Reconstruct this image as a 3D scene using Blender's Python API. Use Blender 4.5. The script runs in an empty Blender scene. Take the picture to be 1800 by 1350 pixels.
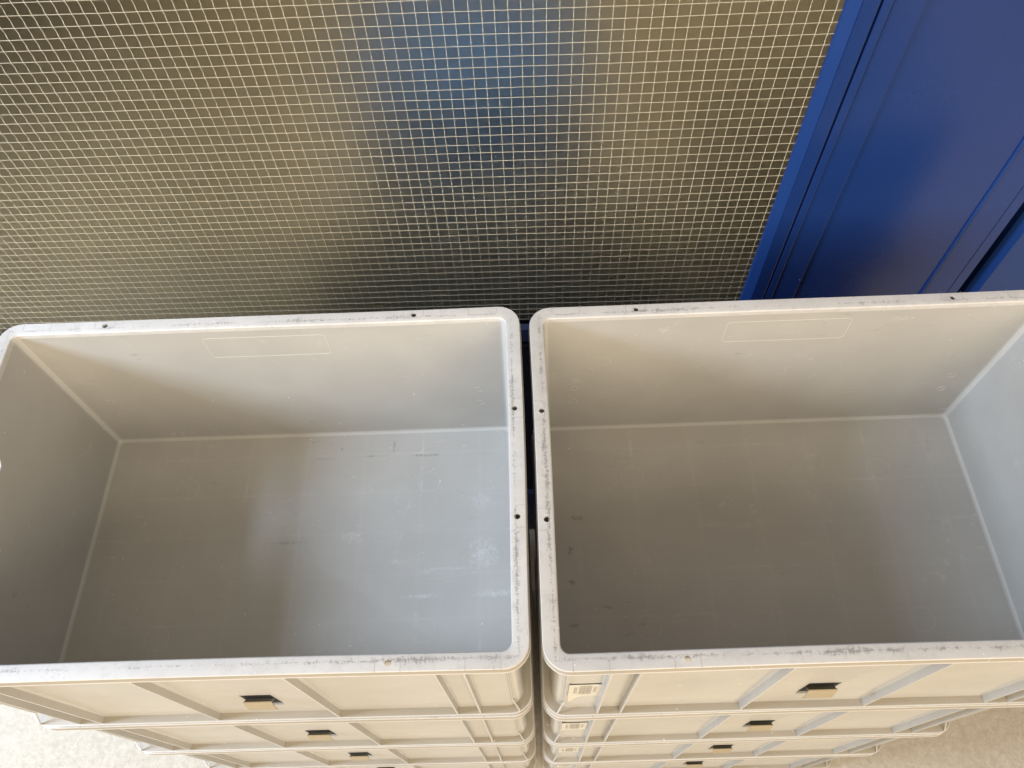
import bpy, bmesh, math, random
from mathutils import Vector, Matrix
random.seed(4)
S = bpy.context.scene
C = S.collection
# ---------------------------------------------------------------- camera
cd = bpy.data.cameras.new('camera'); cam = bpy.data.objects.new('camera', cd); C.objects.link(cam)
cam.location = (0.0091, -0.5383, 0.7176)
cam.rotation_euler = (0.5417, 0.0331, -0.0097)
cd.sensor_width = 36; cd.lens = 1370.98/1800*36
cd.clip_start = .02; cd.clip_end = 100
S.camera = cam
# ---------------------------------------------------------------- light
W = bpy.data.worlds.new('World'); S.world = W; W.use_nodes = True
bg = W.node_tree.nodes['Background']
bg.inputs[0].default_value = (1.0, .83, .62, 1); bg.inputs[1].default_value = .57

def area(name, loc, target, sx, sy, power, col, spread=180):
    l = bpy.data.lights.new(name, 'AREA'); l.shape = 'RECTANGLE'; l.size = sx; l.size_y = sy
    l.energy = power; l.color = col; l.spread = math.radians(spread)
    o = bpy.data.objects.new(name, l); C.objects.link(o); o.location = loc
    o.rotation_euler = (Vector(target)-Vector(loc)).to_track_quat('-Z', 'Y').to_euler()
    return o
area('doorway_light', (.5, -3.0, 1.3), (0, 0, -.2), 3.2, 2.3, 136, (1, .86, .67))
area('window_light', (-1.85, -.5, .90), (0, -.3, -.3), .5, .5, 62, (.62, .77, 1))
area('ground_fill_light', (-2.3, -1.0, .1), (-1.2, -.45, -1.1), .7, .5, 5.5, (.60, .78, 1), 75)  # added fill that brightens the ground at the lower left
area('back_room_light', (.1, 2.7, 1.3), (.1, 2.6, -1.1), 3.0, .6, 36, (1, .91, .74), 75)
area('box_fill_light', (-.15, .75, 1.2), (-.15, 1.3, -.85), .3, .3, 9, (1, .95, .9), 36)  # added spot that brightens the blue box
area('back_floor_fill_light', (-2.0, 1.5, .4), (-1.35, 1.0, -1.1), .5, .5, 9, (1, 1, .92), 70)  # added fill for the pale glow low on the left of the glass
S.view_settings.view_transform = 'Standard'; S.view_settings.look = 'None'
S.view_settings.exposure = 0; S.view_settings.gamma = 1

# ---------------------------------------------------------------- helpers
def link(name, me, mat, parent=None, loc=None):
    o = bpy.data.objects.new(name, me); C.objects.link(o)
    if isinstance(mat, (list, tuple)):
        for m in mat: me.materials.append(m)
    elif mat: me.materials.append(mat)
    if parent: o.parent = parent
    if loc: o.location = loc
    return o
def tomesh(bm, name, smooth=None):
    bmesh.ops.recalc_face_normals(bm, faces=bm.faces)
    me = bpy.data.meshes.new(name); bm.to_mesh(me); bm.free()
    if smooth:
        me.polygons.foreach_set('use_smooth', [True]*len(me.polygons))
        me.set_sharp_from_angle(angle=math.radians(smooth))
    return me
def tag(o, label=None, cat=None, group=None, kind=None):
    if label: o['label'] = label
    if cat: o['category'] = cat
    if group: o['group'] = group
    if kind: o['kind'] = kind
    return o
def empty(name, loc, rz=0):
    o = bpy.data.objects.new(name, None); C.objects.link(o); o.location = loc
    o.rotation_euler = (0, 0, rz); o.empty_display_size = .05
    return o
def box(bm, x0, x1, y0, y1, z0, z1, bev=0, mi=0):
    vs = [bm.verts.new((x, y, z)) for z in (z0, z1) for x, y in ((x0, y0), (x1, y0), (x1, y1), (x0, y1))]
    fs = [bm.faces.new([vs[i] for i in f]) for f in ((3, 2, 1, 0), (4, 5, 6, 7), (0, 1, 5, 4), (1, 2, 6, 5), (2, 3, 7, 6), (3, 0, 4, 7))]
    for f in fs: f.material_index = mi
    if bev:
        es = list({e for f in fs for e in f.edges})
        bmesh.ops.bevel(bm, geom=es, offset=bev, segments=2, affect='EDGES', profile=.5)
def prism(bm, pts, axis, a, b, mi=0):
    """closed prism: pts 2-D outline, extruded along axis from a to b"""
    def P(u, v, w):
        return {'x': (w, u, v), 'y': (u, w, v), 'z': (u, v, w)}[axis]
    A = [bm.verts.new(P(u, v, a)) for u, v in pts]; B = [bm.verts.new(P(u, v, b)) for u, v in pts]
    n = len(pts)
    fs = [bm.faces.new(A), bm.faces.new(B[::-1])]
    for i in range(n): fs.append(bm.faces.new([A[i], B[i], B[(i+1) % n], A[(i+1) % n]]))
    for f in fs: f.material_index = mi
def tube(bm, pts, r, n=4, closed=False, mi=0, nrm=(0, 0, 1)):
    """thin tube along a polyline"""
    rings = []; N = len(pts)
    for i, p in enumerate(pts):
        p = Vector(p)
        a = Vector(pts[(i-1) % N]) if (closed or i > 0) else p
        b = Vector(pts[(i+1) % N]) if (closed or i < N-1) else p
        d = (b-a).normalized(); u = Vector(nrm); s = d.cross(u).normalized(); u = s.cross(d)
        rings.append([bm.verts.new(p+r*(math.cos(t)*s+math.sin(t)*u)) for t in [2*math.pi*(k+.5)/n for k in range(n)]])
    for i in range(N if closed else N-1):
        A, B = rings[i], rings[(i+1) % N]
        for k in range(n):
            f = bm.faces.new([A[k], A[(k+1) % n], B[(k+1) % n], B[k]]); f.material_index = mi
    if not closed:
        for q in (rings[0], rings[-1][::-1]):
            f = bm.faces.new(q); f.material_index = mi
def rrect(hx, hy, r, seg=7, ns=12):
    """rounded rectangle outline with intermediate points on the straights"""
    pts = []
    cs = [(hx-r, hy-r, 0), (-hx+r, hy-r, 90), (-hx+r, -hy+r, 180), (hx-r, -hy+r, 270)]
    for i, (cx, cy, a0) in enumerate(cs):
        arc = [(cx+r*math.cos(math.radians(a0+90*k/seg)), cy+r*math.sin(math.radians(a0+90*k/seg))) for k in range(seg+1)]
        pts += arc
        nx = cs[(i+1) % 4]; q = (nx[0]+r*math.cos(math.radians(nx[2])), nx[1]+r*math.sin(math.radians(nx[2])))
        p = arc[-1]
        for k in range(1, ns): pts.append((p[0]+(q[0]-p[0])*k/ns, p[1]+(q[1]-p[1])*k/ns))
    return pts
def loft(bm, loops, closed=False, cap=True, warp=None):
    rs = []
    for hx, hy, r, z in loops:
        ring = []
        for x, y in rrect(hx, hy, r):
            if warp: x, y, z2 = warp(x, y, z)
            else: z2 = z
            ring.append(bm.verts.new((x, y, z2)))
        rs.append(ring)
    n = len(rs[0]); m = len(rs)
    for i in range(m if closed else m-1):
        A, B = rs[i], rs[(i+1) % m]
        for k in range(n): bm.faces.new([A[k], A[(k+1) % n], B[(k+1) % n], B[k]])
    if cap and not closed:
        bm.faces.new(rs[0][::-1]); bm.faces.new(rs[-1])
def boolean(me, cutter_bm, mats=None):
    bmesh.ops.recalc_face_normals(cutter_bm, faces=cutter_bm.faces)
    cm = bpy.data.meshes.new('cut'); cutter_bm.to_mesh(cm); cutter_bm.free()
    a = bpy.data.objects.new('a', me); b = bpy.data.objects.new('b', cm); C.objects.link(a); C.objects.link(b)
    md = a.modifiers.new('m', 'BOOLEAN'); md.operation = 'DIFFERENCE'; md.object = b; md.solver = 'EXACT'
    dg = bpy.context.evaluated_depsgraph_get(); dg.update()
    out = bpy.data.meshes.new_from_object(a.evaluated_get(dg))
    bpy.data.objects.remove(a); bpy.data.objects.remove(b)
    out.polygons.foreach_set('use_smooth', [True]*len(out.polygons))
    out.set_sharp_from_angle(angle=math.radians(32))
    return out

# ---------------------------------------------------------------- materials
class NT:
    def __init__(s, name):
        s.m = bpy.data.materials.new(name); s.m.use_nodes = True; s.t = s.m.node_tree
        s.b = s.t.nodes['Principled BSDF']
    def n(s, ty, **k):
        o = s.t.nodes.new(ty)
        for a, v in k.items():
            if a.startswith('i_'):
                key = a[2:]; key = int(key) if key.isdigit() else key.replace('_', ' ')
                o.inputs[key].default_value = v
            else: setattr(o, a, v)
        return o
    def l(s, a, b): s.t.links.new(a, b); return s
    def math(s, op, a, b=None, c=None, clamp=False):
        o = s.t.nodes.new('ShaderNodeMath'); o.operation = op; o.use_clamp = clamp
        for i, v in enumerate((a, b, c)):
            if v is None: continue
            if isinstance(v, (int, float)): o.inputs[i].default_value = v
            else: s.l(v, o.inputs[i])
        return o.outputs[0]
    def coord(s, scale=(1, 1, 1), rand=True):
        tc = s.n('ShaderNodeTexCoord'); mp = s.n('ShaderNodeMapping'); mp.inputs['Scale'].default_value = scale
        s.l(tc.outputs['Object'], mp.inputs['Vector'])
        if rand:
            oi = s.n('ShaderNodeObjectInfo'); v = s.n('ShaderNodeVectorMath', operation='SCALE')
            v.inputs[0].default_value = (7, 5, 3); s.l(oi.outputs['Random'], v.inputs['Scale'])
            s.l(v.outputs[0], mp.inputs['Location'])
        return mp.outputs[0]
    def noise(s, vec, scale, detail=4, rough=.55, dist=0):
        o = s.n('ShaderNodeTexNoise'); s.l(vec, o.inputs['Vector'])
        o.inputs['Scale'].default_value = scale; o.inputs['Detail'].default_value = detail
        o.inputs['Roughness'].default_value = rough; o.inputs['Distortion'].default_value = dist
        return o.outputs['Fac']
    def ramp(s, v, a, b, lo=0., hi=1.):
        o = s.n('ShaderNodeMapRange'); o.clamp = True
        s.l(v, o.inputs['Value']); o.inputs['From Min'].default_value = a; o.inputs['From Max'].default_value = b
        o.inputs['To Min'].default_value = lo; o.inputs['To Max'].default_value = hi
        return o.outputs['Result']
    def mix(s, f, a, b):
        o = s.n('ShaderNodeMix', data_type='RGBA')
        if isinstance(f, float): o.inputs['Factor'].default_value = f
        else: s.l(f, o.inputs['Factor'])
        for i, v in ((6, a), (7, b)):
            if isinstance(v, tuple): o.inputs[i].default_value = (*v, 1)
            else: s.l(v, o.inputs[i])
        return o.outputs[2]
    def bump(s, h, strength=.3, dist=.001, prev=None):
        o = s.n('ShaderNodeBump'); o.inputs['Strength'].default_value = strength; o.inputs['Distance'].default_value = dist
        s.l(h, o.inputs['Height'])
        if prev: s.l(prev, o.inputs['Normal'])
        return o.outputs[0]
    def line(s, vec, scale, width, dist=0, detail=2):
        """thin irregular line: where a noise crosses one half"""
        v = s.noise(vec, scale, detail, .5, dist)
        return s.ramp(s.math('ABSOLUTE', s.math('SUBTRACT', v, .5)), 0, width, 1, 0)

def plastic(name, base, rough=.36, floor_marks=False, rim=False, marks=()):
    t = NT(name); co = t.coord()
    big = t.noise(co, 9, 5)
    fine = t.noise(co, 260, 3)
    col = t.mix(t.ramp(big, .3, .7), tuple(c*.93 for c in base), tuple(min(1, c*1.05) for c in base))
    # pale scratches, long and few
    sc = t.coord((1, 5, 2)); sc2 = t.coord((6, 1.2, 2))
    m1 = t.math('MULTIPLY', t.line(sc, 11, .0022, .4), t.ramp(t.noise(co, 17, 2), .58, .66))
    m2 = t.math('MULTIPLY', t.line(sc2, 14, .0022, .3), t.ramp(t.noise(co, 13, 2), .60, .68))
    scr = t.math('MAXIMUM', m1, m2)
    speck = t.ramp(t.noise(co, 190, 1), .775, .80)
    scr = t.math('MAXIMUM', scr, speck)
    col = t.mix(t.math('MULTIPLY', scr, .55 if not rim else .5), col, (.82, .81, .78))
    # dark grime
    gm = t.math('MULTIPLY', t.ramp(t.noise(t.coord((1, 3, 3)), 42, 6, .7, .5), .60, .70), t.ramp(t.noise(co, 7, 2), .52, .66))
    col = t.mix(t.math('MULTIPLY', gm, .35), col, (.16, .15, .13))
    if rim:
        tc = t.n('ShaderNodeTexCoord'); sx = t.n('ShaderNodeSeparateXYZ'); t.l(tc.outputs['Object'], sx.inputs[0])
        ax = t.math('SUBTRACT', t.math('ABSOLUTE', sx.outputs[0]), .283)
        ay = t.math('SUBTRACT', t.math('ABSOLUTE', sx.outputs[1]), .183)
        u = t.math('MAXIMUM', ax, ay)          # 0 at the inner edge, 17 mm outside
        near = t.ramp(t.math('ABSOLUTE', t.math('SUBTRACT', u, .0055)), .0, .007, 1, .0)
        blot = t.math('ADD', t.math('MULTIPLY', t.noise(t.coord((1, 3.2, 1)), 150, 8, .8, .5), .5), t.math('MULTIPLY', t.noise(t.coord((3.2, 1, 1)), 150, 8, .8, .5), .5))
        low = t.noise(co, 15, 3)
        th = t.math('SUBTRACT', .835, t.math('ADD', t.math('MULTIPLY', near, .19), t.math('MULTIPLY', low, .34)))
        k = t.math('MULTIPLY', t.math('SUBTRACT', blot, th), 14, clamp=True)
        smear = t.math('MULTIPLY', t.ramp(t.noise(co, 60, 6, .7), .48, .75), .55)
        col = t.mix(smear, col, tuple(c*.72 for c in base))
        col = t.mix(t.math('MULTIPLY', k, .55), col, (.10, .095, .085))
        scf = t.math('MULTIPLY', t.line(co, 120, .006, 1.0, 3), t.ramp(t.noise(co, 33, 2), .55, .62))
        col = t.mix(t.math('MULTIPLY', scf, .6), col, (.13, .12, .11))
    for mx, my, mz, rx, ry, rz, ns, dark, amt in marks:
        tc = t.n('ShaderNodeTexCoord'); v = t.n('ShaderNodeVectorMath', operation='SUBTRACT'); t.l(tc.outputs['Object'], v.inputs[0]); v.inputs[1].default_value = (mx, my, mz)
        w = t.n('ShaderNodeVectorMath', operation='DIVIDE'); t.l(v.outputs[0], w.inputs[0]); w.inputs[1].default_value = (rx, ry, rz)
        le = t.n('ShaderNodeVectorMath', operation='LENGTH'); t.l(w.outputs[0], le.inputs[0])
        fall = t.ramp(le.outputs['Value'], .0, 1.0, 1, 0)
        nz = t.noise(t.coord((1, 1, 1), False), ns, 6, .75, .8)
        k = t.ramp(t.math('ADD', nz, t.math('MULTIPLY', fall, .22)), .58, .80)
        k = t.math('MULTIPLY', t.math('MULTIPLY', k, t.ramp(fall, 0, .45)), amt*.8 if dark else amt*.38)
        col = t.mix(k, col, (.07, .06, .05) if dark else (.86, .87, .87))
    if floor_marks:
        tc = t.n('ShaderNodeTexCoord'); sx = t.n('ShaderNodeSeparateXYZ'); t.l(tc.outputs['Object'], sx.inputs[0])
        # chalky bands left by the ribs of the crates that stood in here
        for out, pit in ((0, .080), (1, .0575)):
            f = t.math('ABSOLUTE', t.math('SUBTRACT', t.math('FRACT', t.math('DIVIDE', t.math('ADD', sx.outputs[out], .5+pit*.3), pit)), .5))
            bandm = t.ramp(f, .0, .035, 1, 0)
            onfl = t.ramp(sx.outputs[2], .0128, .0145, 1, 0)
            pat = t.ramp(t.noise(co, 31, 5, .7), .56, .80)
            col = t.mix(t.math('MULTIPLY', t.math('MULTIPLY', bandm, onfl), t.math('MULTIPLY', pat, .38)), col, (.78, .79, .80))
            soft = t.ramp(f, 0, .06, 1, 0)
            col = t.mix(t.math('MULTIPLY', t.math('MULTIPLY', soft, onfl), .03), col, (.8, .8, .8))
        hz = t.math('MULTIPLY', t.ramp(t.noise(co, 60, 7, .75), .56, .72), t.ramp(t.noise(co, 11, 2), .55, .68))
        col = t.mix(t.math('MULTIPLY', hz, .35), col, (.8, .81, .82))
    t.l(col, t.b.inputs['Base Color'])
    r = t.ramp(t.noise(co, 30, 5), .3, .7, rough-.06, rough+.08)
    t.l(t.math('ADD', r, t.math('MULTIPLY', scr, .15)), t.b.inputs['Roughness'])
    nb = t.bump(fine, .12, .0003)
    nb = t.bump(t.noise(t.coord((1, 1, .25)), 14, 2), .25, .002, nb)
    t.l(nb, t.b.inputs['Normal'])
    t.b.inputs['Specular IOR Level'].default_value = .45
    return t.m
H0 = .2728
GREY = (.445, .43, .395)
Zf = .0128
MR = [(-.246, .043, Zf, .016, .007, .01, 160, 1, .6), (-.2557, .0, Zf, .008, .012, .01, 190, 1, .6), (-.256, -.041, Zf, .009, .006, .01, 190, 1, .75), (-.2566, -.0956, Zf, .013, .005, .01, 160, 1, .75),
      (-.2143, -.0746, Zf, .010, .005, .01, 170, 1, .6), (-.066, .149, Zf, .010, .003, .01, 170, 1, .6), (-.180, .129, Zf, .014, .004, .01, 160, 1, .4),
      (.047, .182, H0-.105, .006, .01, .003, 300, 0, 1.), (.031, .182, H0-.095, .016, .01, .0015, 200, 0, .8), (.088, .182, H0-.112, .02, .01, .0012, 200, 0, .6)]
ML = [(.0105, .1395, Zf, .030, .0022, .01, 150, 1, .55), (.082, .1413, Zf, .035, .002, .01, 150, 1, .6), (.1618, .1401, Zf, .033, .003, .01, 130, 1, .7), (.1156, .155, Zf, .0022, .022, .01, 150, 1, .6),
      (.0427, .1533, Zf, .006, .004, .01, 160, 1, .6), (.241, -.004, Zf, .030, .035, .01, 210, 0, .7), (.255, -.056, Zf, .045, .008, .01, 200, 0, .8), (.163, -.0571, Zf, .040, .005, .01, 220, 0, .8),
      (.130, -.0119, Zf, .016, .006, .01, 220, 0, .8), (.068, .0232, Zf, .022, .016, .01, 130, 0, .5), (.19, -.0228, Zf, .05, .004, .01, 220, 0, .6), (-.022, .0183, Zf, .05, .004, .01, 160, 1, .4),
      (.241, .0694, Zf, .035, .02, .01, 190, 0, .5), (-.16, .181, H0-.029, .006, .01, .002, 200, 0, .9)]
m_tub = plastic('grey_plastic', GREY, .34, floor_marks=True, marks=ML)
m_tub_r = plastic('grey_plastic_scuffed', GREY, .34, floor_marks=True, marks=MR)
m_rim = plastic('worn_rim_plastic', (.575, .555, .525), .50, rim=True)
m_skirt = plastic('shaded_skirt_plastic', (.36, .325, .27), .5)  # browner tone puts the shade of the skirt band into its colour
m_ledge = plastic('shaded_ledge_plastic', (.33, .295, .24), .5)  # dark tone stands for the shade on top of the ledge
m_flange = plastic('outer_plastic', (.50, .49, .46), .40)
t = NT('mould_line'); t.b.inputs['Base Color'].default_value = (.34, .32, .29, 1); t.b.inputs['Roughness'].default_value = .6; m_line = t.m
t = NT('emboss_line'); t.b.inputs['Base Color'].default_value = (.68, .66, .61, 1); t.b.inputs['Roughness'].default_value = .35; m_embo = t.m
t = NT('label_pocket'); t.b.inputs['Base Color'].default_value = (.36, .30, .20, 1); t.b.inputs['Roughness'].default_value = .45; m_pocket = t.m
t = NT('sticker_paper'); co = t.coord()
t.l(t.mix(t.ramp(t.noise(co, 120, 3), .4, .7), (.60, .58, .51), (.53, .51, .44)), t.b.inputs['Base Color']); t.b.inputs['Roughness'].default_value = .5; m_paper = t.m
def ink(name, axis, scale, a, b):
    t = NT(name); tc = t.n('ShaderNodeTexCoord'); sx = t.n('ShaderNodeSeparateXYZ'); t.l(tc.outputs['Object'], sx.inputs[0])
    w = t.n('ShaderNodeTexNoise', noise_dimensions='1D'); t.l(sx.outputs[axis], w.inputs['W'])
    w.inputs['Scale'].default_value = scale; w.inputs['Detail'].default_value = 1
    k = t.math('GREATER_THAN', w.outputs['Fac'], .5)
    t.l(t.mix(k, a, b), t.b.inputs['Base Color']); t.b.inputs['Roughness'].default_value = .5
    return t.m
m_bars = ink('bar_print', 0, 900, (.27, .25, .21), (.40, .37, .32))
m_text = ink('small_print', 2, 500, (.25, .23, .19), (.50, .47, .40))

def paint(name, base, rough):
    t = NT(name); co = t.coord(rand=False)
    big = t.noise(co, 2.5, 4)
    col = t.mix(t.ramp(big, .3, .7), tuple(c*.9 for c in base), tuple(c*1.1 for c in base))
    chip = t.ramp(t.noise(co, 120, 1), .835, .85)
    col = t.mix(t.math('MULTIPLY', chip, .7), col, (.6, .6, .6))
    t.l(col, t.b.inputs['Base Color'])
    t.l(t.ramp(t.noise(co, 5, 5), .3, .7, rough-.05, rough+.07), t.b.inputs['Roughness'])
    nb = t.bump(t.noise(co, 330, 2), .22, .0006)
    nb = t.bump(t.noise(co, 9, 2), .15, .004, nb)
    t.l(nb, t.b.inputs['Normal'])
    return t.m
m_blue = paint('blue_paint', (.010, .034, .155), .24)
m_blue2 = paint('blue_bead_paint', (.009, .040, .17), .42)
m_rail = paint('dull_rail_paint', (.014, .026, .08), .5)
m_kick = paint('shaded_kick_paint', (.004, .006, .02), .6)  # near-black: the shade behind the crates is put into the panel colour
t = NT('dark_gap'); t.b.inputs['Base Color'].default_value = (.01, .01, .012, 1); t.b.inputs['Roughness'].default_value = .8; m_dark = t.m

# wired cast glass: the light comes through, the view does not
t = NT('cast_glass'); co = t.coord(rand=False)
t.b.inputs['Base Color'].default_value = (.27, .25, .185, 1)
t.b.inputs['Roughness'].default_value = .43; t.b.inputs['IOR'].default_value = 1.24
t.b.inputs['Transmission Weight'].default_value = 1
dust = t.noise(co, 3, 4)
nb = t.bump(t.noise(co, 700, 2), .22, .0004)
t.l(nb, t.b.inputs['Normal'])
m_glass = t.m
t = NT('steel_wire'); t.b.inputs['Base Color'].default_value = (.76, .70, .55, 1); t.b.inputs['Roughness'].default_value = .5
t.b.inputs['Metallic'].default_value = 0; m_wire = t.m

# concrete
t = NT('concrete'); co = t.coord(rand=False)
a = t.noise(co, 3, 6, .6); b = t.noise(co, 85, 8, .72, .5); c = t.noise(co, 420, 4, .7)
col = t.mix(t.ramp(b, .35, .66), (.40, .345, .265), (.58, .52, .43))
col = t.mix(t.math('MULTIPLY', t.ramp(a, .35, .7), .45), col, (.55, .50, .42))
col = t.mix(t.math('MULTIPLY', t.line(co, 70, .012, 1.2, 4), .35), col, (.20, .17, .13))
col = t.mix(t.math('MULTIPLY', t.ramp(c, .64, .72), .4), col, (.70, .66, .60))
t.l(col, t.b.inputs['Base Color']); t.b.inputs['Roughness'].default_value = .75
nb = t.bump(b, .5, .002); nb = t.bump(c, .3, .0008, nb); t.l(nb, t.b.inputs['Normal'])
m_conc = t.m

# ---------------------------------------------------------------- ground
P = .2728                     # height of one crate in the stack
ZF = -4*P-.0066               # ground level (the top rim of the stack is z = 0)
bm = bmesh.new()
vs = [bm.verts.new(v) for v in ((-14, -12, ZF), (14, -12, ZF), (14, 12, ZF), (-14, 12, ZF))]; bm.faces.new(vs)
tag(link('ground', tomesh(bm, 'ground'), m_conc), kind='structure')

t = NT('unseen_hall_shell'); t.b.inputs['Base Color'].default_value = (.30, .27, .22, 1); t.b.inputs['Roughness'].default_value = .9; m_hall = t.m
bm = bmesh.new()     # unseen hall shell added to shut out world light: roof, rear and side walls
bxs = ((-4.2, 4.2, .175, 4.4, 1.6, 1.7), (-4.2, 4.2, 4.3, 4.4, ZF, 1.6), (-4.2, -4.1, .175, 4.3, ZF, 1.6), (4.1, 4.2, .175, 4.3, ZF, 1.6),
       (-4.2, -1.36, .148, .20, ZF, 1.6), (2.0, 4.2, .148, .20, ZF, 1.6), (-1.36, 2.0, .148, .20, 1.05, 1.6))
def hall():
    for b in bxs:
        vs = [bm.verts.new((x, y, z)) for z in (b[4], b[5]) for x, y in ((b[0], b[2]), (b[1], b[2]), (b[1], b[3]), (b[0], b[3]))]
        for f in ((3, 2, 1, 0), (4, 5, 6, 7), (0, 1, 5, 4), (1, 2, 6, 5), (2, 3, 7, 6), (3, 0, 4, 7)): bm.faces.new([vs[i] for i in f])
hall()
tag(link('added_hall_shell', tomesh(bm, 'added_hall_shell'), m_hall), kind='structure')

# ---------------------------------------------------------------- doors
YW = .147
door = empty('glazed_door', (-.45, YW, ZF))
tag(door, 'blue steel door glazed with a large pane of square wired glass, behind both crate stacks', 'door')
def part(name, fn, mat, parent, bev=0, smooth=None):
    bm = bmesh.new(); fn(bm)
    me = tomesh(bm, name, smooth)
    o = link(name, me, mat, parent)
    o.matrix_parent_inverse = Matrix.Translation(parent.location).inverted()
    return o
GX0, GX1, GZ0, GZ1 = -1.22, .3152, -.2444, .93
pane = part('glass_pane', lambda b: box(b, GX0-.01, GX1+.008, YW+.0004, YW+.0062, GZ0-.012, GZ1+.01), m_glass, door)
def wires(b):
    p = .0125; zt = .2673; rng = random.Random(7)
    k0 = math.ceil((GZ0-zt)/p); k1 = math.floor((GZ1-zt)/p)
    for k in range(k0, k1+1):
        z = zt+k*p; ph = rng.uniform(0, 6); pts = []
        for i in range(41):
            x = GX0+(GX1-GX0)*i/40
            pts.append((x, YW-.0001, z+.0004*math.sin(x*9+ph)+.0002*math.sin(x*31+ph*2)))
        tube(b, pts, .00021, 4, nrm=(0, 1, 0))
    j0 = math.ceil(GX0/p); j1 = math.floor(GX1/p)
    for j in range(j0, j1+1):
        x0 = j*p-.0036+rng.uniform(-.0003, .0003); ph = rng.uniform(0, 6); pts = []
        if x0 < GX0 or x0 > GX1: continue
        for k in range(k0, k1+1):
            z = zt+k*p
            for f, d in ((-.20, -.00012), (-.05, -.00030), (.16, -.00030), (.30, -.00010), (.40, .00046), (.66, .00050+.00007*math.sin(j+z*9))):
                zz = z+f*p
                if GZ0 < zz < GZ1: pts.append((x0+.0004*math.sin(zz*8+ph), YW+d, zz))
        tube(b, pts, .00025, 4, nrm=(0, 1, 0))
part('wire_mesh', wires, m_wire, door)
def bead(b):   # sloping glazing bead round the pane
    w = .0115
    prism(b, [(GX1, YW-.0005), (GX1+.0012, YW-.0032), (GX1+w, YW-.0105), (GX1+w, YW+.006), (GX1+.004, YW+.006), (GX1+.004, YW+.0002), (GX1, YW+.0002)], 'z', GZ0-.012, GZ1)
    prism(b, [(GX0, YW-.0005), (GX0-.0012, YW-.0032), (GX0-w, YW-.0105), (GX0-w, YW), (GX0, YW)], 'z', GZ0-.012, GZ1)
part('glazing_bead', bead, m_blue2, door)
def stile(b):
    x = GX1+.0118
    box(b, x, .3442, YW-.0105, YW+.03, ZF+.012, GZ1+.12, .0012)
    box(b, .3440, .3468, YW-.004, YW+.03, ZF+.012, GZ1+.12)
    box(b, .3466, .3566, YW-.0100, YW+.03, ZF+.012, GZ1+.12, .001)
part('stile', stile, m_blue, door)
part('stile', lambda b: box(b, GX0-.07, GX0-.0118, YW-.0105, YW+.03, ZF+.012, GZ1+.12, .0012), m_blue, door)
part('top_rail', lambda b: box(b, GX0-.0116, GX1+.0116, YW-.0100, YW+.03, GZ1+.0002, GZ1+.118, .001), m_blue, door)
def rail(b):
    prism(b, [(YW-.0005, GZ0), (YW-.0085, GZ0-.004), (YW-.0085, -.2790), (YW-.002, -.2830), (YW+.03, -.2830), (YW+.03, GZ0-.013), (YW-.0003, GZ0-.013)], 'x', GX0-.0116, GX1+.0116)
part('bottom_rail', rail, m_rail, door)
def kick(b):
    box(b, GX0-.0116, GX1+.0116, YW+.002, YW+.03, -.8740, -.2835)
    box(b, GX0-.0116, GX1+.0116, YW-.004, YW+.03, -.303, -.300)
part('kick_panel', kick, m_kick, door)
part('base_rail', lambda b: (box(b, GX0-.0116, GX1+.0116, YW-.010, YW+.03, ZF+.012, -.9725, .001), box(b, GX0-.0116, GX1+.0116, YW-.0085, YW+.03, -.9715, -.8745, .001)), m_rail, door)

def metal_leaf(x, label, wd=.263):
    d = empty('metal_door', (x+wd/2, YW, ZF)); tag(d, label, 'door', 'plain blue metal door leaves')
    zt, zb = GZ1+.12, ZF+.012
    part('edge_strip', lambda b: box(b, x, x+.031, YW-.0085, YW+.03, zb, zt, .0008), m_blue, d)
    part('door_panel', lambda b: box(b, x+.0312, x+.2095, YW-.0062, YW+.03, zb, zt), m_blue, d)
    def seam(b):
        pts = [(x+.2112+.0003*math.sin(z*40), YW-.0070, z) for z in [zb+(zt-zb)*i/60 for i in range(61)]]
        tube(b, pts, .0021, 8, nrm=(0, 1, 0))
    part('weld_seam', seam, m_blue2, d, smooth=60)
    part('edge_strip', lambda b: (box(b, x+.2127, x+.2470, YW-.0078, YW+.03, zb, zt, .0008), box(b, x+.2474, x+wd, YW-.0070, YW+.03, zb, zt, .0015)), m_blue, d)
    return d
metal_leaf(.3572, 'narrow plain blue metal door leaf directly beside the wired glass, left of the black gap')
d2 = empty('metal_door', (.9, YW, ZF)); tag(d2, 'plain blue metal door leaf right of the black gap, at the right edge of the photo', 'door', 'plain blue metal door leaves')
zt, zb = GZ1+.12, ZF+.012
part('edge_strip', lambda b: prism(b, [(.6385, YW+.004), (.6475, YW-.0085), (.7085, YW-.0085), (.7085, YW+.03), (.6385, YW+.03)], 'z', zb, zt), m_blue2, d2)
part('door_panel', lambda b: box(b, .7092, 2.0, YW-.0062, YW+.03, zb, zt, .0008), m_blue, d2)

part('gap_dark_strip', lambda b: box(b, .600, .665, YW+.032, YW+.05, zb, zt), m_dark, d2)  # added dark strip that keeps the gap between the leaves black
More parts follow.
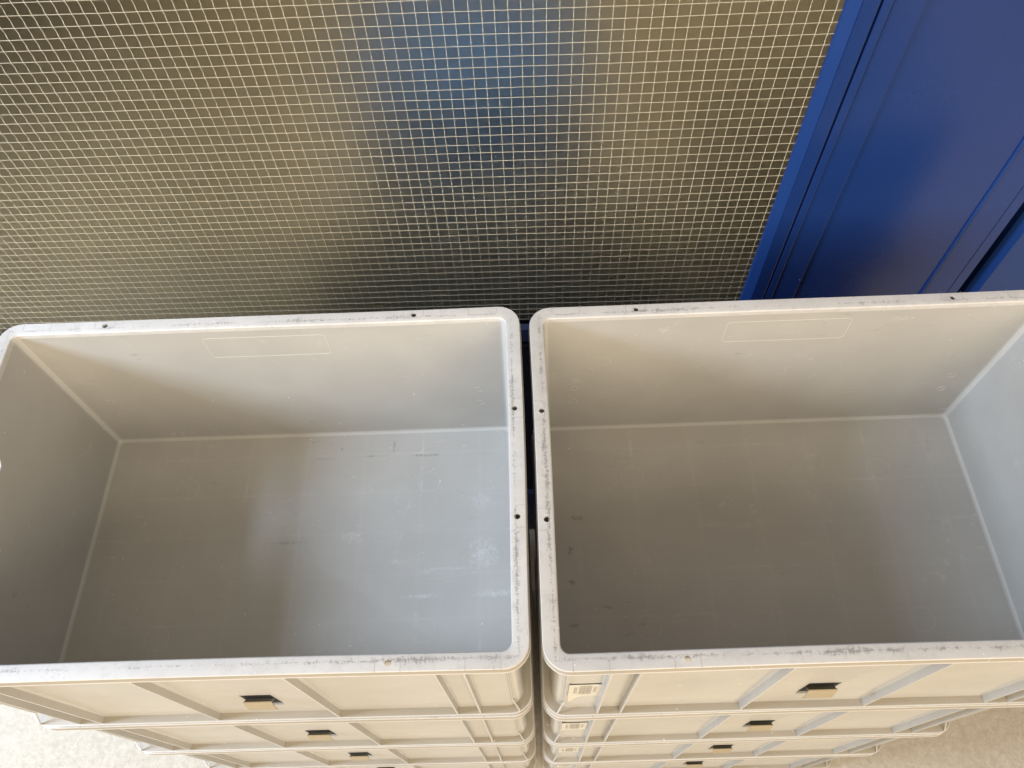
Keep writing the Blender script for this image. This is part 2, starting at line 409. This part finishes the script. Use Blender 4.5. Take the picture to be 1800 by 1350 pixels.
# things dimly visible through the glass
bx = empty('storage_box', (-.14, 1.50, ZF)); tag(bx, 'blurred blue box on the floor behind the wired glass', 'box')
def bbox(b):
    box(b, -.31, .31, -.26, .26, 0, .46, .02)
    box(b, -.325, .325, -.275, .275, .40, .43, .005)
mt = bmesh.new(); box(mt, -.62, .42, .22, 1.2, ZF+.0005, ZF+.012, .003)  # added mat, darkens the view low through the glass
t = NT('added_mat_black'); t.b.inputs['Base Color'].default_value = (.012, .011, .008, 1); t.b.inputs['Roughness'].default_value = .85
mo = link('added_dark_mat', tomesh(mt, 'added_dark_mat'), t.m); tag(mo, 'added black mat on the floor, put there for the dark blur low behind the wired glass', 'mat')
me = bmesh.new(); bbox(me)
t = NT('blue_box_plastic'); t.b.inputs['Base Color'].default_value = (.035, .115, .32, 1); t.b.inputs['Roughness'].default_value = .4
link('box_body', tomesh(me, 'box_body'), t.m, bx)

# ---------------------------------------------------------------- crates
H = P
def warp(x, y, z):
    k = .35+.65*max(0, z)/H
    return (x+.0006*k*math.sin(y*17+1), y-.0011*k*math.cos(math.pi*x/.6)*(1 if y > 0 else -1)*(abs(y) > .17), z+(.0006*math.sin(x*13+2)+.0003*math.sin(y*23))*(z > .2))
def make_tub():
    bm = bmesh.new()
    loft(bm, [(.2785, .1785, .008, -.006), (.281, .181, .009, -.004), (.281, .181, .009, .0006),
              (.2875, .1875, .020, .0006), (.2892, .1892, .0215, .0130), (.2892, .1892, .0215, .0150), (.2881, .1881, .0205, .0185),
              (.2879, .1879, .020, .058), (.2872, .1872, .0195, .0600), (.2872, .1872, .020, .2650),
              (.2834, .1834, .0095, .2650), (.2800, .1800, .0085, .0190), (.2795, .1795, .008, .0160), (.2780, .1780, .007, .0138), (.2755, .1755, .006, .0128)], warp=warp)
    me = tomesh(bm, 'tub', 32)
    cb = bmesh.new()
    def cut(cx, cz, hw, hz, r, axis, a, b):
        pts = []
        for qx, qz, a0 in ((hw-r, hz-r, 0), (-hw+r, hz-r, 90), (-hw+r, -hz+r, 180), (hw-r, -hz+r, 270)):
            for k in range(5):
                an = math.radians(a0+22.5*k); pts.append((cx+qx+r*math.cos(an), cz+qz+r*math.sin(an)))
        prism(cb, pts, axis, a, b)
    cut(0, H-.0385, .050, .0145, .012, 'x', -.32, -.25)
    cut(0, H-.0385, .050, .0145, .012, 'x', .25, .32)
    cut(0.0, .0815, .0172, .0285, .002, 'y', -.21, -.1848) # label slot: a blind recess through the outer skin
    return boolean(me, cb)
def emboss():
    bm = bmesh.new(); r = .00028
    def wl(z): return .1800+(.1834-.1800)*(z-.019)/(.265-.019)      # inner long wall
    def wx(z): return .2800+(.2834-.2800)*(z-.019)/(.265-.019)
    def rr(cx, cz, hw, hz, rad):
        pts = []
        for qx, qz, a0 in ((hw-rad, hz-rad, 0), (-hw+rad, hz-rad, 90), (-hw+rad, -hz+rad, 180), (hw-rad, -hz+rad, 270)):
            for k in range(5):
                an = math.radians(a0+22.5*k); pts.append((cx+qx+rad*math.cos(an), cz+qz+rad*math.sin(an)))
        return pts
    for s in (-1, 1):
        raw = rr(0, H-.040, .0715, .0195, .005); dense = []
        for i, p in enumerate(raw):
            q = raw[(i+1) % len(raw)]; m = max(1, int(math.hypot(q[0]-p[0], q[1]-p[1])/.008))
            dense += [(p[0]+(q[0]-p[0])*j/m, p[1]+(q[1]-p[1])*j/m) for j in range(m)]
        pts = [(x, s*(wl(z)-.0011*(.35+.65*z/H)*math.cos(math.pi*x/.6)), z) for x, z in dense]
        tube(bm, pts, r, 4, closed=True, nrm=(0, 1, 0))
        pts = [(s*wx(z), y, z) for y, z in rr(0, H-.0385, .0625, .0215, .008)]
        tube(bm, pts, r, 4, closed=True, nrm=(1, 0, 0))
        for s2 in (-1, 1):
            pts = [(s*.166+.015*math.cos(a), s2*.1+.015*math.sin(a), .0128) for a in [2*math.pi*k/32 for k in range(32)]]
            tube(bm, pts, .00013, 4, closed=True)
            for zc in (.118, .085):
                pts = [(s*.243+.005*math.cos(a), s2*(wl(zc)-.0003), zc+.005*math.sin(a)) for a in [2*math.pi*k/16 for k in range(16)]]
                tube(bm, pts, .0002, 4, closed=True, nrm=(0, 1, 0))
    return tomesh(bm, 'emboss')
def make_rim(side):
    bm = bmesh.new()
    loft(bm, [(.300, .200, .0250, .2605), (.3002, .2002, .0251, .2620), (.2998, .1998, .0249, .2628), (.2986, .1986, .0240, .2704), (.2991, .1991, .0244, .2716), (.2984, .1984, .0238, .2728), (.2852, .1852, .0112, .2728), (.2840, .1840, .0100, .2724), (.2831, .1831, .0092, .2712),
              (.2830, .1830, .0090, .2655), (.2868, .1868, .0125, .2655), (.2868, .1868, .0125, .2690), (.2975, .1975, .0225, .2690), (.2975, .1975, .0225, .2605)], closed=True, warp=warp)
    me = tomesh(bm, 'rim', 32)
    cb = bmesh.new()
    holes = [(-.178, .1915), (.178, .1915), (.2903, .0645), (.2903, -.0562), (-.2903, .0645), (-.2903, -.0562), (-side*.172, -.1905)]
    # side = +1: crate of the right stack; its single front hole is towards the gap
    for hx, hy in holes:
        prism(cb, [(hx+.0031*math.cos(a), hy+.0031*math.sin(a)) for a in [2*math.pi*k/20 for k in range(20)]], 'z', .262, .28)
    me = boolean(me, cb)
    for f in me.polygons:   # the set-back band of the skirt gets the painted shade
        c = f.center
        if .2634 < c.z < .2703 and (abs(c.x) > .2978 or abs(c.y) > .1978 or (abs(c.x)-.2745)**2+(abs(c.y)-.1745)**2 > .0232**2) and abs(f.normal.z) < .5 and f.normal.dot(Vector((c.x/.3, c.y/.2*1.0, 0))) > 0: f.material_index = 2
    # mould lines round the holes and the corner pads
    bm = bmesh.new(); bm.from_mesh(me)
    def U(cx, cy, ax, hw=.0115):
        # ax: outward direction; line rises from the outer edge, runs along the inner side and returns
        dx, dy = ax; tx, ty = -dy, dx; d0, d1, rad = .0085, -.0035, .004
        loc = [(-hw, d0), (-hw, d1+rad)]+[(-hw+rad-rad*math.cos(math.radians(a)), d1+rad-rad*math.sin(math.radians(a))) for a in (20, 45, 70, 90)]
        loc += [(-u, v) for u, v in loc[::-1]]
        out = []
        for u, v in loc:
            x, y = cx+tx*u+dx*v, cy+ty*u+dy*v; x2, y2, z2 = warp(x, y, .2728); out.append((x2, y2, z2))
        tube(bm, out, .00018, 4, mi=1)
    for hx, hy in holes:
        ax = (0, math.copysign(1, hy)) if abs(hy) > .15 else (math.copysign(1, hx), 0)
        U(hx if ax[0] == 0 else math.copysign(.2915, hx), hy if ax[1] == 0 else math.copysign(.1915, hy), ax)
    for sx in (-1, 1):
        for sy in (-1, 1):
            U(sx*.257, sy*.1915, (0, sy), .016)
            U(sx*.2915, sy*.158, (sx, 0), .013) if sy > 0 and False else None
    me2 = bpy.data.meshes.new('rim'); bm.to_mesh(me2); bm.free()
    me2.set_sharp_from_angle(angle=math.radians(32))
    return me2
def make_flange():
    bm = bmesh.new()
    loft(bm, [(.2860, .1860, .0190, .0098), (.2982, .1982, .0245, .0098), (.2985, .1985, .0248, .0118), (.2978, .1978, .0243, .0128), (.2972, .1972, .0239, .0129), (.2860, .1860, .0190, .0140)], closed=True, warp=warp)
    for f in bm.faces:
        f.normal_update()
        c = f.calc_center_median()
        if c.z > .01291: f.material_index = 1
    # slanted gussets from the corner columns out to the flange
    for sx in (-1, 1):
        for sy in (-1, 1):
            a = Vector((sx*.2755, sy*.1872, .042)); b = Vector((sx*.2835, sy*.1955, .0135))
            tube(bm, [a, b], .0011, 6, nrm=(0, 0, 1))
            tube(bm, [(sx*.2755, sy*.1874, .262), (sx*.2755, sy*.1874, .042)], .0008, 6, nrm=(0, 1, 0))
    return tomesh(bm, 'bottom_flange', 32)
def rib_mesh(th=.0011, flare=.0095):
    # local: root at y=0, sticks out to -y
    bm = bmesh.new()
    a, b, z0, z1 = -.0005, flare, .0132, .2620
    for sgn in (1,):
        prism(bm, [(.001, z0-.001), (-b*.98, z0-.001), (-b, z0+.002), (-b*.97, .235), (-b*.90, z1), (.001, z1)], 'x', -th, th)
        # root fillet
        prism(bm, [(-th-.0022, .0008), (-th, -.0016), (th, -.0016), (th+.0022, .0008)], 'z', z0, z1)
    return tomesh(bm, 'rib')
def pocket_mesh():
    bm = bmesh.new()
    def sheet(prof, x0, x1, th=.0011):
        up = prof; off = []
        for i, (y, z) in enumerate(prof):
            a = prof[max(0, i-1)]; b = prof[min(len(prof)-1, i+1)]
            d = Vector((b[0]-a[0], b[1]-a[1])).normalized(); off.append((y-d.y*th, z+d.x*th))
        prism(bm, up+off[::-1], 'x', x0, x1)
    prof = [(-.1868, .0900), (-.1892, .0925), (-.1912, .0975), (-.1922, .0960), (-.1936, .0890), (-.1950, .0800), (-.1958, .0740), (-.1950, .0705)]
    sheet(prof, -.0155, .0155, .0009)
    box(bm, -.0170, .0170, -.1853, -.1850, .0535, .1100, mi=1)  # near-black sheet standing for the shade inside the slot
    return tomesh(bm, 'label_pocket', 35)
def sticker_mesh(peel=.014):
    bm = bmesh.new()
    w, h = .0170, .0330
    nx, nz = 8, 10
    def yy(x, z):   # one lower corner peels away from the wall
        t_ = max(0, (-x/w)*.6+(-z/h)*.9-.85); return -.0004-peel*t_*t_
    g = [[[bm.verts.new((w*(2*i/nx-1), yy(w*(2*i/nx-1), h*(2*j/nz-1))-o, h*(2*j/nz-1))) for j in range(nz+1)] for i in range(nx+1)] for o in (0, .0002)]
    for i in range(nx):
        for j in range(nz):
            bm.faces.new([g[0][i][j], g[0][i][j+1], g[0][i+1][j+1], g[0][i+1][j]])
            bm.faces.new([g[1][i][j], g[1][i+1][j], g[1][i+1][j+1], g[1][i][j+1]])
    def q(x0, x1, z0, z1, mi): box(bm, x0, x1, -.00085, -.0003, z0, z1, mi=mi)
    q(-.0060, .0068, -.019, .018, 1); q(-.0060, .0068, .021, .026, 1)
    q(-.0118, -.0082, -.014, .020, 2); q(.0088, .0120, -.010, .020, 2)
    me = bpy.data.meshes.new('sticker'); bmesh.ops.remove_doubles(bm, verts=bm.verts, dist=1e-6); bm.to_mesh(me); bm.free(); return me

tub_me = make_tub()
emb_me = emboss()
bm = bmesh.new(); bm.from_mesh(tub_me); n0 = len(bm.faces); bm.from_mesh(emb_me)
bm.faces.ensure_lookup_table()
for f in bm.faces[n0:]: f.material_index = 1
for f in bm.faces[:n0]:
    c = f.calc_center_median(); f.normal_update(); n = f.normal
    inside = abs(c.x) < .2835 and abs(c.y) < .1835 and c.z > .0125
    if inside and (.0129 < c.z < .0150 or (c.z > .015 and abs(n.x) > .42 and abs(n.y) > .42)): f.material_index = 2
full = bpy.data.meshes.new('tub'); bm.to_mesh(full); bm.free(); full.set_sharp_from_angle(angle=math.radians(32)); tub_me = full
m_fillet = plastic('highlight_fillet_plastic', (.54, .525, .485), .42)  # paler colour draws the highlight along the inner fillets
for m in (m_tub, m_embo, m_fillet): tub_me.materials.append(m)
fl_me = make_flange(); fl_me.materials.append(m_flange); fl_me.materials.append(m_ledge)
rib_me = rib_mesh(); rib_me.materials.append(m_flange)
pk_me = pocket_mesh(); pk_me.materials.append(m_pocket); pk_me.materials.append(m_dark)
st_me = sticker_mesh()
st_flat = sticker_mesh(.0008)
for sm in (st_me, st_flat):
    for m in (m_paper, m_bars, m_text): sm.materials.append(m)
RIBS = [(x, -.1872, 0) for x in (-.237, -.210, -.071, .071, .210, .237)]+[(x, .1872, math.pi) for x in (-.237, -.210, -.071, .071, .210, .237)]
RIBS += [(sx*.2872, y, sx*math.pi/2) for sx in (-1, 1) for y in (-.120, -.075, .075, .120)]
tub_right = tub_me.copy(); tub_right.materials[0] = m_tub_r
def make_crate(side):
    root = empty('storage_crate', (0, 0, 0))
    link('tub', tub_me if side < 0 else tub_right, None, root)
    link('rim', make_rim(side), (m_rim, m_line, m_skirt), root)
    link('bottom_flange', fl_me, None, root)
    for x, y, a in RIBS:
        r = link('rib', rib_me, None, root); r.location = (x, y, 0); r.rotation_euler = (0, 0, a)
    link('label_pocket', pk_me, None, root)
    if side > 0:
        s = link('code_sticker', st_me, None, root); s.location = (-.2555, -.1876, H-.157)
        s['label'] = 'small pale printed sticker, one corner peeling'
    return root
def copy_tree(o, parent=None):
    c = o.copy(); C.objects.link(c); c.parent = parent
    for ch in list(o.children): copy_tree(ch, c)
    return c
def place(root, side, level, j=0):
    a = .0112 if side < 0 else .0123
    ox, oy = (0, 0) if side < 0 else (.0091, -.0038)
    lx, ly = (-.3 if side < 0 else .3), -.2
    rng = random.Random(side*10+level+50)
    dx, dy, da = (0, 0, 0) if level == 0 else (rng.uniform(-.0012, .0012), rng.uniform(-.0008, .0008), rng.uniform(-.002, .002))
    root.location = (ox+lx*math.cos(a)-ly*math.sin(a)+dx, oy+lx*math.sin(a)+ly*math.cos(a)+dy, -(level+1)*P)
    root.rotation_euler = (0, 0, a+da)
LAB = {-1: ['empty grey crate on top of the left stack, hand hole at the left edge',
            'second grey crate from the top of the left stack, under the open top crate',
            'third grey crate from the top of the left stack, just above the bottom one',
            'lowest grey crate of the left stack, resting on the floor'],
       1: ['empty grey plastic crate on top of the right stack, rim scuffed black beside the gap',
           'second grey crate from the top of the right stack, below the peeling sticker',
           'third grey crate from the top of the right stack, just above the bottom one',
           'lowest grey crate of the right stack, resting on the floor']}
for side in (-1, 1):
    proto = make_crate(side)
    for lv in range(4):
        r = proto if lv == 0 else copy_tree(proto)
        place(r, side, lv)
        for ch in r.children:
            if lv and ch.name.startswith('code_sticker'):
                ch.data = st_flat; ch['label'] = 'small pale printed sticker lying flat'
                ch.location = (-.2565+random.uniform(-.0015, .0015), -.1876, H-.150+random.uniform(-.006, .006)); ch.rotation_euler = (0, random.uniform(-.05, .05), 0)
        tag(r, LAB[side][lv], 'crate', 'grey crates in the left stack' if side < 0 else 'grey crates in the right stack')
